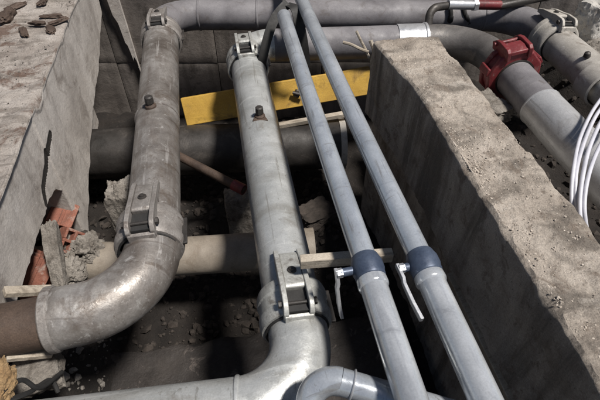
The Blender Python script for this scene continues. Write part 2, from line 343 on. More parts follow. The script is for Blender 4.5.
def interp(tab, y):
    if y <= tab[0][0]: return tab[0][1]
    for (a, va), (b, vb) in zip(tab, tab[1:]):
        if y <= b: return va+(vb-va)*(y-a)/(b-a)
    return tab[-1][1]
ZB = [(-0.5, -0.12), (0.70, -0.06), (0.80, -0.045), (0.92, -0.02), (1.03, -0.012), (1.2, -0.02), (1.35, -0.034), (1.43, -0.06), (1.475, -0.10), (1.487, -0.43), (1.51, -0.43), (1.58, -0.37), (1.9, -0.26), (2.2, -0.19), (2.5, -0.13), (2.93, -0.02)]
CRK = [PX(47, 134, -0.705), PX(45, 152, -0.705), PX(46, 166, -0.705), PX(43, 188, -0.705), PX(46, 204, -0.705)]
def crack(y, z):
    d = 9
    for a, b in zip(CRK, CRK[1:]):
        ay, az, by, bz = a.y, a.z, b.y, b.z; L2 = (by-ay)**2+(bz-az)**2
        t = max(0, min(1, ((y-ay)*(by-ay)+(z-az)*(bz-az))/L2)); d = min(d, math.hypot(y-ay-t*(by-ay), z-az-t*(bz-az)))
    w = 0.016+0.006*noise.noise(Vector((y*18, z*18, 0)))
    return 0.035*max(0, 1-(d/w)**2)
def left_prof(y):
    zt = 0.25
    xe = -0.685 + 0.007*fbm(Vector((y*3, 11, 0)), 3); c = 0.008+0.05*chip(y, 8.0, 0.15, 6)
    bulge = 0.0
    if y > 1.487: bulge = 0.006
    zb = interp(ZB, y) + 0.010*fbm(Vector((y*16, 3, 7)), 4)
    pts = [(-3.0, -1.0), (-3.0, zt)]
    for x in lin(-2.2, -0.9, 26): pts.append((x, zt))
    for x in lin(-0.88, xe-c-0.004, 28): pts.append((x, zt + 0.012*fbm(Vector((x*9, y*9, 2)), 3)))
    for k in range(1, 7):
        a = k/6*math.pi/2; pts.append((xe-c*(1-math.sin(a)), zt-c+c*math.cos(a)))
    top = zt-c-0.01
    for i in range(1, 221):
        t = i/220; z = max(zb, top+(-0.46-top)*t); pts.append((xe-0.012-0.018*t+bulge-0.1*crack(y, z), z))
    for i in range(1, 9): pts.append((xe-0.05-0.20*i/8, zb+0.01*i/8))      # broken underside
    for z in lin(zb-0.02, -1.0, 14): pts.append((xe-0.26, z))
    return pts
strip_wall('concrete_wall', 'pale concrete wall with broken lower edge and rust patches on its top', left_prof, lin(-0.5, 0.9, 80)+lin(0.907, 1.25, 50)+lin(1.253, 1.475, 74)+lin(1.478, 1.72, 80)+lin(1.728, 2.93, 120), 'wall_pale', 5.0, amp=0.0016, rough_f=7)
lw = [o for o in COL.objects if o.name.startswith('concrete_wall')][-1]
lw.data.materials.append(M['wall_top']); lw.data.materials.append(M['shade_dirt'])
for p_ in lw.data.polygons:
    if p_.normal.z > 0.35 and p_.center.z > 0.15: p_.material_index = 1  # upward faces take the dirty, dimmed tone
    elif p_.center.x > -0.85 and p_.center.z > -0.05 and crack(p_.center.y, p_.center.z) > 0.002: p_.material_index = 2

# back wall: rough panels, running parallel to the far cross pipe
def yb(x): return 2.88-0.17*(x+0.12)
bw = thing('back_wall', 'dark stained concrete wall behind the far cross pipe', 'wall', (0, 2.9, -1))
joints = [-1.6, -0.72, -0.06, 0.62, 1.25, 1.9, 2.7, 3.6]
for a, b in zip(joints, joints[1:]):
    for zc0, zc1 in ((-1.0, -0.385), (-0.382, 0.9)):
        vs = []; fs = []; nx = max(6, int((b-a)/0.025)); nz = max(6, int((zc1-zc0)/0.025))
        off = random.uniform(-0.003, 0.003)
        for j in range(nz+1):
            for i in range(nx+1):
                x = a+0.002+(b-a-0.004)*i/nx; z = zc0+(zc1-zc0)*j/nz
                e = min(i, nx-i, j, nz-j); yy = yb(x)+off + (0.004 if e == 0 else 0) + 0.003*fbm(Vector((x*7, 3, z*7)), 4)
                vs.append((x, yy, z))
        for j in range(nz):
            for i in range(nx): q = j*(nx+1)+i; fs.append((q, q+1, q+nx+2, q+nx+1))
        n0 = len(vs)
        vs += [(a, yb(a)+0.3, zc0), (b, yb(b)+0.3, zc0), (b, yb(b)+0.3, zc1), (a, yb(a)+0.3, zc1)]
        rim_b = [i for i in range(nx+1)]; rim_t = [nz*(nx+1)+i for i in range(nx+1)]
        rim_l = [j*(nx+1) for j in range(nz+1)]; rim_r = [j*(nx+1)+nx for j in range(nz+1)]
        fs += [(n0, n0+1, n0+2, n0+3), tuple(rim_b+[n0+1, n0]), tuple(rim_t[::-1]+[n0+3, n0+2][:2]), tuple(rim_l[::-1]+[n0, n0+3]), tuple(rim_r+[n0+2, n0+1])]
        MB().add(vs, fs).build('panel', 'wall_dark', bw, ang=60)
# pale broken plaster tongue in the corner
MB().prism([(-0.70, 0.35), (-0.592, 0.35), (-0.586, 0.05), (-0.580, -0.12), (-0.574, -0.36), (-0.569, -0.53), (-0.577, -0.47), (-0.583, -0.36), (-0.592, -0.33), (-0.600, -0.36), (-0.612, -0.25), (-0.622, -0.23), (-0.632, -0.10), (-0.650, -0.05), (-0.66, 0.1), (-0.70, 0.2)], 1, 2.938, 2.99).build('plaster_return', 'wall_pale', bw, bevel=0.004)

# ------------------------------------------------------------------ big pipes
PR = 0.084
def bead(parent, o, ax, r, m, w=0.008, name='weld_bead'):
    p = [(-w, r-0.002), (-w*0.5, r+0.003), (0, r+0.004), (w*0.5, r+0.003), (w, r-0.002)]
    return MB().lathe(p, o, ax, 48).build(name, m, parent)
def stub(parent, o, m='black_steel'):
    o = Vector(o)
    n = MB().lathe([(-0.012, 0.024), (0.006, 0.021), (0.014, 0.013), (0.03, 0.012), (0.03, 0.0001)], o, (0, 0, 1), 20, closed=False).build('nipple', 'rust_pipe', parent)
    MB().lathe([(0.018, 0.0135), (0.018, 0.017), (0.042, 0.016), (0.046, 0.011), (0.046, 0.0001)], o, (0, 0, 1), 8, closed=False).build('plug', m, n)
    return n

Z1 = 0.075
x1 = -0.30
t = thing('elbow_pipe', 'weathered grey pipe that runs along the trench and elbows into the pale wall', 'pipe', (x1, 1.5, -0.01))
cpt = Vector((-0.288, 0.775, Z1))
path = fillet([(x1-0.012, 2.345, Z1), cpt, (-0.545, 0.755, Z1)], 0.20, 20)
MB().tube(seg_path((x1-0.012, 2.345, Z1), path[1], 12)[:-1]+path[1:], PR, 48).build('pipe', 'pipe_grey', t)
bead(t, (x1-0.003, 1.62, Z1), (0, 1, 0), PR, 'pipe_grey', 0.006)
MB().lathe([(-0.014, PR-0.004), (-0.014, PR+0.002), (-0.010, PR+0.006), (0.006, PR+0.006), (0.011, PR+0.002), (0.011, PR-0.004)], (-0.540, 0.756, Z1), (1, 0.07, 0), 48).build('collar', 'cast_grey', t)
MB().tube([(-0.55, 0.755, Z1-0.004), (-0.95, 0.73, Z1-0.004)], 0.070, 40).build('sleeve', 'rust_pipe', t)
stub(t, (x1-0.010, 1.60, Z1+PR))

t = thing('cross_pipe', 'dull grey pipe running along the back wall from elbow to elbow', 'pipe', (0.7, 2.6, -0.09))
A0 = Vector((-0.315, 2.735, 0.02)); A1 = Vector((1.69, 2.42, 0.0))
path = fillet([(x1-0.016, 2.40, 0.06), A0, A1, (1.69, 2.075, 0.03)], [0.17, 0.24], 16)
i0 = 17
MB().tube([path[0]]+path[1:i0+1], PR, 40).build('elbow', 'pipe_purple', t)
MB().tube(seg_path(path[i0-1], path[i0+1], 20), PR-0.001, 40).build('pipe', 'pipe_purple', t)
MB().tube(path[i0+1:], PR, 40).build('elbow', 'pipe_purple', t)
adir = (A1-A0).normalized()
bead(t, path[i0], adir, PR, 'pipe_purple'); bead(t, path[i0+1], adir, PR, 'pipe_purple')
bead(t, A0.lerp(A1, 0.26), adir, PR, 'pipe_purple')

Z2 = 0.0
x2 = 0.104
t = thing('elbow_pipe', 'silver grey pipe down the middle of the trench', 'pipe', (x2, 1.5, -0.085))
MB().tube(seg_path((x2-0.004, 2.14, Z2), (x2, 0.80, Z2), 14), PR, 48).build('pipe', 'pipe_silver', t)
cz = P(306, 404, 0); lft = P(40, 436, -0.01)
path = fillet([(x2, 0.80, Z2), (x2+0.003, cz.y, Z2), lft], 0.17, 20)
mid = len(path)-1
MB().tube(path[:mid], PR, 48).build('elbow', 'pipe_silver', t)
MB().tube(seg_path(path[mid-1], path[mid]+(path[mid]-path[mid-1])*0.6, 10), PR-0.001, 48).build('pipe', 'pipe_silver', t)
bead(t, path[mid-1], path[mid]-path[mid-1], PR, 'pipe_silver')
stub(t, (x2+0.0, 1.57, Z2+PR))
# triangular rust smear plate below the plug
MB().prism([(0.0, 0.0)]*0 or [(x2-0.032, 1.545), (x2+0.03, 1.54), (x2+0.012, 1.60), (x2-0.010, 1.605)], 2, PR-0.010, PR+0.0015).build('gusset', 'rust_pipe', t, bevel=0.003)

t = thing('cross_pipe', 'second pipe from the back, joining the silver pipe to the red coupling', 'pipe', (0.8, 2.2, -0.085))
Bc = Vector((x2-0.004, 2.325, 0.0)); Bd = Vector((1.315, 2.195, 0.0))
path = fillet([(x2-0.004, 2.15, 0), Bc, Bd, (1.315, 1.80, 0.03)], [0.14, 0.24], 16)
MB().tube(path[:i0+1], PR, 40).build('elbow', 'pipe_silver', t)
bdir = (Bd-Bc).normalized(); jn = path[i0].lerp(path[i0+1], 0.93)
MB().tube(seg_path(path[i0-1], jn, 16), PR-0.001, 40).build('pipe', 'pipe_purple', t)
MB().lathe([(-0.14, PR-0.003), (-0.14, PR+0.004), (0.0, PR+0.004), (0.004, PR+0.009), (0.016, PR+0.009), (0.02, PR-0.003)], jn, bdir, 48).build('sleeve', 'bright', t)
MB().tube([jn]+path[i0+1:], PR-0.002, 40).build('elbow', 'dark_pipe', t)

t = thing('straight_pipe', 'thick grey pipe leading from the red coupling under the white cables', 'pipe', (1.31, 1.0, -0.06))
MB().tube(seg_path((1.315, 1.80, 0.03), (1.305, 1.50, 0.035), 6), PR, 48).build('pipe', 'pipe_purple', t)
MB().tube(seg_path((1.305, 1.50, 0.035), (1.30, 0.2, 0.05), 12), PR+0.003, 48).build('pipe', 'pipe_bright', t)
bead(t, (1.305, 1.50, 0.035), (0, 1, 0), PR+0.002, 'pipe_bright', 0.007)
t = thing('straight_pipe', 'dusty beige pipe at the far right beyond the red coupling', 'pipe', (1.66, 1.2, -0.06))
MB().tube(seg_path((1.69, 2.075, 0.03), (1.645, 0.3, 0.06), 16), PR, 48).build('pipe', 'pipe_beige', t)
MB().lathe([(-0.05, PR-0.003), (-0.045, PR+0.006), (0.045, PR+0.006), (0.05, PR-0.003)], (1.655, 1.62, 0.04), (-0.02, 1, 0), 48).build('collar', 'pipe_beige', t)
MB().lathe([(0, 0.016), (0.018, 0.013), (0.024, 0.006), (0.024, 0.0001)], (1.64, 1.74, 0.035+PR-0.004), (-0.2, 0, 1), 14, closed=False).build('nipple', 'black_steel', t)

# ------------------------------------------------------------------ clamp couplings
def coupling(label, c, d, m, r=PR, tilt=0.0, seg=48, big=0.0, group='clamp couplings on the pipes', rubber='rubber'):
    c = Vector(c); t = thing('pipe_coupling', label, 'coupling', (0, 0, 0), group)
    o = MB()
    R0, R1 = r+0.003, r+0.020+big
    w = 0.058
    prof = [(-w, R0), (-w, R0+0.012), (-w+0.006, R1-0.003), (-w+0.016, R1), (-0.022, R1), (-0.018, R1-0.004), (0.018, R1-0.004), (0.022, R1), (w-0.016, R1), (w-0.006, R1-0.003), (w, R0+0.012), (w, R0)]
    MB().lathe(prof, (0, 0, 0), (0, 1, 0), seg).build('housing', m, t, ang=40)
    MB().lathe([(-w-0.005, r+0.001), (-w-0.005, R0+0.004), (w+0.005, R0+0.004), (w+0.005, r+0.001)], (0, 0, 0), (0, 1, 0), 40).build('gasket', rubber, t)
    zt = R1-0.010; hw = 0.035
    for s_ in (-1, 1):
        x = s_*hw
        cl = MB().prism([(-0.070, zt-0.03), (-0.073, zt+0.012), (-0.060, zt+0.030), (-0.045, zt+0.036), (0.010, zt+0.034), (0.055, zt+0.024), (0.120, zt+0.014), (0.155, zt+0.001), (0.157, zt-0.016), (0.06, zt-0.020), (0.05, zt-0.03)], 0, x-0.007, x+0.007)
        cl.build('clamp_rail', m, t, bevel=0.002)
    MB().prism([(0.006, zt-0.002), (0.004, zt+0.024), (0.014, zt+0.029), (0.056, zt+0.020), (0.13, zt+0.006), (0.150, zt-0.008), (0.05, zt-0.010)], 0, -hw+0.0075, hw-0.0075).build('lever_plate', m, t, bevel=0.003)
    MB().lathe([(-0.004, 0.0001), (-0.004, 0.014), (0.003, 0.013), (0.004, 0.008), (0.008, 0.0075), (0.009, 0.0001)], (0, 0.066, zt+0.019), (0, 0.2, 1), 18, closed=False).build('bolt', 'black_steel', t)
    MB().box((0, -0.030, zt+0.006), (hw*2-0.016, 0.066, 0.012)).build('slot_shade_fill', 'rubber', t)  # black block added as the shade inside the open slot
    MB().tube([(-hw-0.012, -0.040, zt+0.016), (hw+0.012, -0.040, zt+0.016)], 0.0055, 14).build('hinge_pin', 'black_steel', t)
    for s_ in (-1, 1):
        MB().lathe([(-0.005, 0.0001), (-0.005, 0.0105), (0.004, 0.0105), (0.005, 0.0001)], (s_*(hw+0.013), -0.040, zt+0.016), (1, 0, 0), 6, closed=False).build('nut', 'black_steel', t)
    MB().prism([(-0.078, zt-0.020), (-0.076, zt+0.002), (-0.066, zt+0.005), (-0.064, zt-0.020)], 0, -hw-0.004, hw+0.004).build('front_lip', m, t, bevel=0.002)
    f = MB().box((R1+0.001, 0, 0.006), (0.018, 2*w-0.01, 0.010)).build('split_seam', 'black_steel', t, bevel=0.003)
    mm = dressed(d) @ Matrix.Rotation(tilt, 3, 'Y')
    t.rotation_euler = mm.to_euler(); t.location = c
    return t
coupling('grey clamp coupling just above the elbow of the weathered pipe', (x1+0.001, 1.005, Z1), (0, 1, 0), 'cast_grey', tilt=R(-2))
coupling('grey clamp coupling where the weathered pipe meets the far cross pipe', (x1-0.014, 2.36, 0.06), (0, 1, 0), 'cast_grey', tilt=R(-2))
coupling('silver clamp coupling just above the elbow of the middle silver pipe', (x2, 0.715, Z2), (0, 1, 0), 'cast_silver', tilt=R(3))
coupling('silver clamp coupling at the far end of the middle silver pipe', (x2-0.004, 2.135, Z2), (0, 1, 0), 'cast_silver', tilt=R(-3))
coupling('beige clamp coupling on the far right pipe', (1.69, 2.06, 0.03), (0.02, 1, 0), 'cast_beige', tilt=R(4), big=0.006)

# red angular coupling
t = thing('pipe_coupling', 'red painted angular clamp coupling beside the wall', 'coupling', (0, 0, 0), 'clamp couplings on the pipes')
r = PR; w = 0.05
for s_ in (-1, 1):
    o0 = s_*0.034
    MB().lathe([(o0-0.016, r+0.004), (o0-0.013, r+0.042), (o0-0.008, r+0.050), (o0+0.008, r+0.050), (o0+0.013, r+0.042), (o0+0.016, r+0.004)], (0, 0, 0), (0, 1, 0), 10).build('housing_ring', 'red', t, bevel=0.004, ang=20)
MB().lathe([(-0.02, r+0.003), (-0.02, r+0.034), (0.02, r+0.034), (0.02, r+0.003)], (0, 0, 0), (0, 1, 0), 20).build('housing_core', 'red', t, ang=20)
MB().lathe([(-0.058, r+0.001), (-0.058, r+0.008), (0.058, r+0.008), (0.058, r+0.001)], (0, 0, 0), (0, 1, 0), 40).build('gasket', 'black_steel', t)
zt = r+0.045
cl = MB()
for s_ in (-1, 1):
    cl = MB(); cl.prism([(-0.06, zt-0.03), (-0.064, zt+0.016), (-0.05, zt+0.03), (0.02, zt+0.032), (0.055, zt+0.024), (0.085, zt+0.004), (0.08, zt-0.03)], 0, s_*0.05-0.009, s_*0.05+0.009)
    cl.build('clamp_rail', 'red', t, bevel=0.003)
MB().prism([(-0.058, zt-0.005), (-0.058, zt+0.014), (-0.02, zt+0.022), (0.02, zt+0.02), (0.02, zt-0.005)], 0, -0.0405, 0.0405).build('lever_plate', 'red', t, bevel=0.004)
MB().box((0, 0.045, zt-0.012), (0.08, 0.04, 0.018)).build('slot_shade_fill', 'rubber', t)  # black fill coloured in as the dark of the slot
MB().tube([(-0.07, 0.045, zt+0.01), (0.07, 0.045, zt+0.01)], 0.009, 14).build('hinge_pin', 'red', t)
for a in (-68, 68, 150, -150):
    mm = Matrix.Rotation(R(a), 3, 'Y')
    MB().box(mm @ Vector((0, 0, r+0.050)), (0.036, 0.075, 0.014), mm).build('lug', 'red', t, bevel=0.004)
t.location = (1.316, 1.80, 0.03); t.rotation_euler = (0, R(-10), R(0))

# ------------------------------------------------------------------ the two slim conduits with valves
CR = 0.031
ZC = 0.26
def conduit(label, xa, ya, xb, yv, yend, handle_dir, reach, dz=0.0):
    def X(y): return xa+(xb-xa)*(ya-y)/(ya-0.31)
    z = ZC+dz; t = thing('conduit', label, 'pipe', (X(yv), yv, z-CR), 'slim galvanised conduits')
    sag = lambda q, a, b, n: [p - Vector((0.003*math.sin(3*i/n), 0, 0.007*math.sin(math.pi*i/n))) for i, p in enumerate(seg_path(a, b, n))]
    MB().tube(sag(0, (X(ya), ya, z), (X(yv+0.03), yv+0.03, z), 24), CR, 36).build('pipe', 'conduit', t)
    MB().tube(seg_path((X(yv-0.03), yv-0.03, z), (X(yend), yend, z), 10), CR+0.0025, 36).build('pipe', 'zinc_tube', t)
    ax = Vector((X(0)-X(1), -1, 0)).normalized(); c = Vector((X(yv), yv, z))
    # couplers, seams
    for q, (w, h) in {yv-0.36: (0.004, 0.0010)}.items():
        MB().lathe([(-w, CR-0.001), (-w, CR+h+(0.0025 if q < yv else 0)), (w, CR+h+(0.0025 if q < yv else 0)), (w, CR-0.001)], (X(q), q, z), ax, 36).build('sleeve', 'conduit', t)
    hub = MB().lathe([(-0.031, CR), (-0.030, CR+0.004), (-0.022, CR+0.006), (-0.010, CR+0.0095), (0.010, CR+0.0095), (0.018, CR+0.007), (0.030, CR+0.0065), (0.034, CR+0.004), (0.036, CR)], c, ax, 36).build('valve_body', 'valve_blue', t)
    MB().lathe([(0.036, CR+0.001), (0.036, CR+0.006), (0.052, CR+0.007), (0.058, CR+0.005), (0.061, CR+0.001)], c, ax, 28).build('valve_nut', 'zinc_tube', hub)
    side = Vector((-1, -0.06, 0.02)).normalized()
    e = c+side*(CR+reach)
    MB().tube([c+side*CR*0.8, e], 0.011, 16).build('stem', 'valve_blue', hub)
    MB().lathe([(-0.006, 0.0001), (-0.006, 0.0125), (0.008, 0.012), (0.009, 0.0001)], e, side, 6, closed=False).build('stem_nut', 'bright', hub)
    # bent flat lever
    hd = Vector(handle_dir).normalized(); wv = hd.cross(side).normalized(); sv = hd.cross(wv).normalized()
    prof = [(-0.012, 0.0), (0.028, 0.0), (0.042, 0.004), (0.095, 0.005), (0.137, 0.003)]
    vs = []; fs = []
    for i, (l, b_) in enumerate(prof):
        ww = 0.009 if i < 2 else 0.0065+0.001*i
        for q in (-1, 1):
            for p_ in (-1, 1): vs.append(e + side*(0.008) + hd*l + side*b_ + wv*ww*q*0.8 + side*0.0042*p_)
    for i in range(len(prof)-1):
        a = i*4; b_ = a+4
        fs += [(a, a+1, b_+1, b_), (a+2, b_+2, b_+3, a+3), (a, b_, b_+2, a+2), (a+1, a+3, b_+3, b_+1)]
    fs += [(0, 2, 3, 1), (len(vs)-4, len(vs)-3, len(vs)-1, len(vs)-2)]
    MB().add(vs, fs).build('handle', 'bright', t, bevel=0.001)
    return t
v3 = P(368, 268, ZC); v4 = P(425, 264, ZC)
conduit('shorter galvanised conduit with a cut far end, its valve lever hanging straight down', 0.280, 2.075, 0.279, v3.y, 0.12, (0.10, -0.35, -1), 0.040)
conduit('longer galvanised conduit beside the concrete wall, its valve lever lying along the pipe', 0.385, 2.75, 0.423, v4.y, 0.10, (0.12, -1, -0.12), 0.026)

t = thing('conduit', 'grey conduit elbow rising beside the silver elbow in the foreground', 'pipe', P(315, 385, 0.17), 'slim galvanised conduits')
c5 = P(310, 373, 0.20); r5 = P(410, 402, 0.18); d5 = P(309, 435, 0.10)
path = fillet([d5+(d5-c5)*1.0, c5, r5+(r5-c5)*0.8], 0.055, 18)
MB().tube(path[:-1], CR, 36).build('elbow', 'conduit', t)
MB().tube(seg_path(path[-2], path[-1], 8), CR-0.001, 36).build('pipe', 'conduit', t)
bead(t, path[-2].lerp(path[-1], 0.08), path[-1]-path[-2], CR, 'bright', 0.003, 'seam')

# ------------------------------------------------------------------ lower pipes in the shadow
t = thing('duct_pipe', 'large dark pipe crossing low under the grey pipes', 'pipe', (0, 2.05, -0.58))
Ca, Cb = Vector((-1.1, 2.16, -0.45)), Vector((0.575, 1.985, -0.45))
MB().tube(seg_path(Ca, Cb, 10), 0.135, 48, cap=False).build('pipe', 'black_steel', t)
MB().lathe([(-0.02, 0.128), (-0.02, 0.140), (0.012, 0.141), (0.012, 0.12), (-0.004, 0.118)], Cb, Cb-Ca, 48).build('end_rim', 'cast_beige', t)
MB().lathe([(0, 0.0001), (0, 0.119)], Cb-(Cb-Ca).normalized()*0.01, Cb-Ca, 40, closed=False).build('end_plate', 'black_steel', t)
t = thing('plastic_pipe', 'pale dusty plastic pipe crossing low behind the elbows', 'pipe', (0, 1.27, -0.49))
Da, Db = Vector((-1.0, 1.36, -0.40)), Vector((0.275, 1.25, -0.40))
MB().tube(seg_path(Da, Db, 8), 0.082, 44, cap=False).build('pipe', 'pvc', t)
MB().lathe([(-0.05, 0.078), (-0.05, 0.086), (0.0, 0.087), (0.0, 0.074), (-0.05, 0.07)], Db, Db-Da, 44).build('socket', 'pvc', t)
# footing slab
def rough_box(name, label, cat, m, x0, x1, y0, y1, z0, z1, seed, amp=0.012, cell=0.03, kind=None):
    bm = bmesh.new(); bmesh.ops.create_cube(bm, size=1)
    sx, sy, sz = x1-x0, y1-y0, z1-z0
    for v in bm.verts: v.co = Vector((x0+sx*(v.co.x+.5), y0+sy*(v.co.y+.5), z0+sz*(v.co.z+.5)))
    n = 1
    for ax, s_ in enumerate((sx, sy, sz)):
        k = min(80, max(1, int(s_/cell)))
        for i in range(1, k):
            co = [(x0+x1)/2, (y0+y1)/2, (z0+z1)/2]; co[ax] = (x0, y0, z0)[ax]+s_*i/k
            no = [0, 0, 0]; no[ax] = 1
            bmesh.ops.bisect_plane(bm, geom=bm.verts[:]+bm.edges[:]+bm.faces[:], plane_co=co, plane_no=no)
    c = Vector(((x0+x1)/2, (y0+y1)/2, (z0+z1)/2)); s_ = Vector((seed, seed*2, seed*3))
    for v in bm.verts:
        p = v.co.copy(); ex = 0
        for ax in range(3):
            if min(abs(p[ax]-(x0, y0, z0)[ax]), abs(p[ax]-(x1, y1, z1)[ax])) < 1e-4: ex += 1
        d = Vector((fbm(p*12+s_, 4), fbm(p*12+s_*2, 4), fbm(p*12+s_*3, 4)))*amp
        if ex >= 2: d += (c-p).normalized()*amp*2.2*max(0, 0.5+fbm(p*9+s_*4, 4))
        v.co = p+d
    me = bpy.data.meshes.new(name); bm.to_mesh(me); bm.free()
    me.polygons.foreach_set('use_smooth', [True]*len(me.polygons)); me.set_sharp_from_angle(angle=R(45))
    me.materials.append(M[m]); o = bpy.data.objects.new(name, me); COL.objects.link(o)
    if kind: o['kind'] = kind; return o
    return tag(o, label, cat)
rough_box('footing', 'stained concrete footing low in the trench under the two elbows', 'footing', 'footing_shade', -0.92, 0.62, 0.36, 1.04, -0.98, -0.66, 3)
rough_box('concrete_kerb', 'narrow grey concrete strip beyond the wall under the red coupling', 'kerb', 'plaster', 1.01, 1.13, 1.0, 2.05, -0.45, -0.06, 9)
chunk('concrete_block', 'pale angular block wedged between the wall and the red coupling', 'block', 'mortar', P(490, 108, -0.05), (0.11, 0.18, 0.08), 41, 'loose lumps in the trench', rot=0.3, sub=5, amp=0.15, boxy=0.85)
chunk('concrete_block', 'pale broken block far right beside the beige clamp', 'block', 'plaster', P(592, 22, 0.10), (0.20, 0.16, 0.24), 43, 'loose lumps in the trench', rot=0.5, sub=5, amp=0.2, boxy=0.7)
chunk('concrete_block', 'brownish lump behind the far right pipe near the frame edge', 'block', 'mortar', P(597, 58, 0.0), (0.16, 0.16, 0.14), 47, 'loose lumps in the trench', rot=0.9, sub=5, amp=0.25, boxy=0.6)
# the pale support strut under the conduits
a = P(300, 262, 0.17); b = P(392, 255, 0.17)
mm = dressed(b-a)
MB().box((a+b)/2, (0.026, (b-a).length, 0.034), mm).build('support_strut', 'wood', bevel=0.002)
tag(bpy.data.objects['support_strut'], 'pale square strut crossing behind the valves under the conduits', 'strut')

# ------------------------------------------------------------------ yellow beam
ya, yb_ = PY(184, 112, 2.20), PY(370, 80, 2.20)
t = thing('timber_beam', 'yellow painted timber beam lying across under the pipes', 'beam', (ya+yb_)/2)
dv = (yb_-ya).normalized(); upv = Vector((0, 0.42, 0.9)); upv = (upv-dv*upv.dot(dv)).normalized()
mm = Matrix((dv, upv.cross(dv), upv)).transposed()
L_ = (yb_-ya).length
MB().box((ya+yb_)/2, (L_, 0.036, 0.15), mm).build('board', 'yellow', t, bevel=0.004)
kp = ya.lerp(yb_, 0.60) + (mm @ Vector((0, -0.03, 0)))
MB().box(kp, (0.03, 0.03, 0.04), mm @ Matrix.Rotation(0.5, 3, 'Y')).build('bracket', 'black_steel', t, bevel=0.004)
MB().tube([kp + mm @ Vector((-0.025, -0.012, 0.01)), kp + mm @ Vector((0.03, -0.02, -0.012))], 0.009, 10).build('bolt', 'black_steel', t)
# pale ledger strips under the beam
a = PY(262, 122, 2.02); b = PY(352, 119, 2.02)
MB().box((a+b)/2, ((b-a).length, 0.03, 0.025), Matrix((dv, Vector((0, 1, 0)), dv.cross(Vector((0, 1, 0))))).transposed()).build('batten', 'wood', bevel=0.003)
tag(bpy.data.objects['batten'], 'thin pale batten in the shade just below the yellow beam', 'batten')

# ------------------------------------------------------------------ red pipe, bricks, chunks
t = thing('red_pipe', 'thin rusty pipe with a red end sloping down behind the middle pipe', 'pipe', P(218, 180, -0.35))
a = PY(192, 163, 1.75); b = PY(244, 190, 1.55)
MB().tube(seg_path(a+(a-b)*0.6, b, 6), 0.021, 20).build('pipe', 'rust_pipe', t)
MB().lathe([(-0.06, 0.02), (-0.06, 0.026), (0.0, 0.026), (0.0, 0.012), (-0.012, 0.011)], b, b-a, 20).build('end_cap', 'red', t)

def hollow_brick(label, c, fd, tw=0.0):
    t = thing('hollow_brick', label, 'brick', c, 'broken terracotta bricks under the pale wall')
    bm = MB(); sx, sy, sz = 0.11, 0.10, 0.085
    # grid of walls around six tunnels running along x
    tk = 0.011
    for y in (-sy/2+tk/2, 0, sy/2-tk/2): bm.box((0, y, 0), (sx-abs(y)*0.2, tk, sz))
    for z in (-sz/2+tk/2, -0.002, sz/2-tk/2):
        for s_ in (-1, 1): bm.box((0, s_*sy/4, z), (sx-0.004, sy/2-tk-0.0005, tk))
    for v in bm.v: v += Vector((fbm(v*30, 3), fbm(v*31, 3), fbm(v*29, 3)))*0.004
    o = bm.build('shell', 'brick', None, bevel=0.002); o.parent = t
    fx = Vector(fd).normalized(); fy = Vector((0, 0, 1)).cross(fx).normalized(); fz = fx.cross(fy)
    o.rotation_euler = (Matrix((fx, fy, fz)).transposed() @ Matrix.Rotation(tw, 3, 'X')).to_euler()
    k = MB().box((-0.012, 0, 0.0), (0.06, sy-0.004, sz-0.004)); q = k.build('mortar_fill', 'mortar', None); q.parent = o
    return t
hollow_brick('broken hollow brick showing holes beside the sharp plaster edge', PX(66, 240, -0.745)+Vector((0, 0, -0.01)), (0.7, -0.55, 0.45), 0.5)
hollow_brick('terracotta brick wedged high in the notch of the pale wall', PX(62, 216, -0.76), (0.3, 0.9, 0.3), 0.6)
hollow_brick('tilted terracotta brick above the pipe stub', PX(36, 268, -0.755), (0.5, 0.5, 0.6), 0.9)
hollow_brick('dark red brick lowest beside the pipe stub', PX(36, 284, -0.79), (0.9, 0.1, -0.2), 0.2)
chunk('mortar_lump', 'crumbly grey mortar lump under the sharp plaster edge', 'mortar lump', 'mortar', PX(88, 250, -0.66), (0.13, 0.13, 0.12), 2, 'loose lumps in the trench', sub=5, amp=0.4, boxy=0.4)
chunk('mortar_lump', 'small mortar lump below the hollow bricks', 'mortar lump', 'mortar', PX(72, 272, -0.70), (0.09, 0.10, 0.07), 4, 'loose lumps in the trench', sub=5, amp=0.4, boxy=0.4)
chunk('concrete_block', 'pale rough block standing behind the silver pipe', 'block', 'mortar', PY(240, 212, 1.60), (0.13, 0.10, 0.27), 6, 'loose lumps in the trench', sub=5, amp=0.10, boxy=0.92)
chunk('concrete_block', 'pale broken block beside the clamp of the weathered pipe', 'block', 'mortar', PY(127, 214, 1.40), (0.09, 0.12, 0.30), 8, 'loose lumps in the trench', sub=5, amp=0.14, boxy=0.9)
chunk('concrete_block', 'grey slab lump lying right of the silver pipe in shade', 'block', 'stone', P(316, 214, -0.57), (0.18, 0.14, 0.08), 11, 'loose lumps in the trench', rot=0.4, sub=5, amp=0.22, boxy=0.7)
chunk('concrete_block', 'small grey block at the lower left corner behind the wood strips', 'block', 'mortar', PX(38, 374, -0.62), (0.12, 0.10, 0.07), 13, 'loose lumps in the trench', rot=0.2, sub=4, amp=0.2, boxy=0.8)
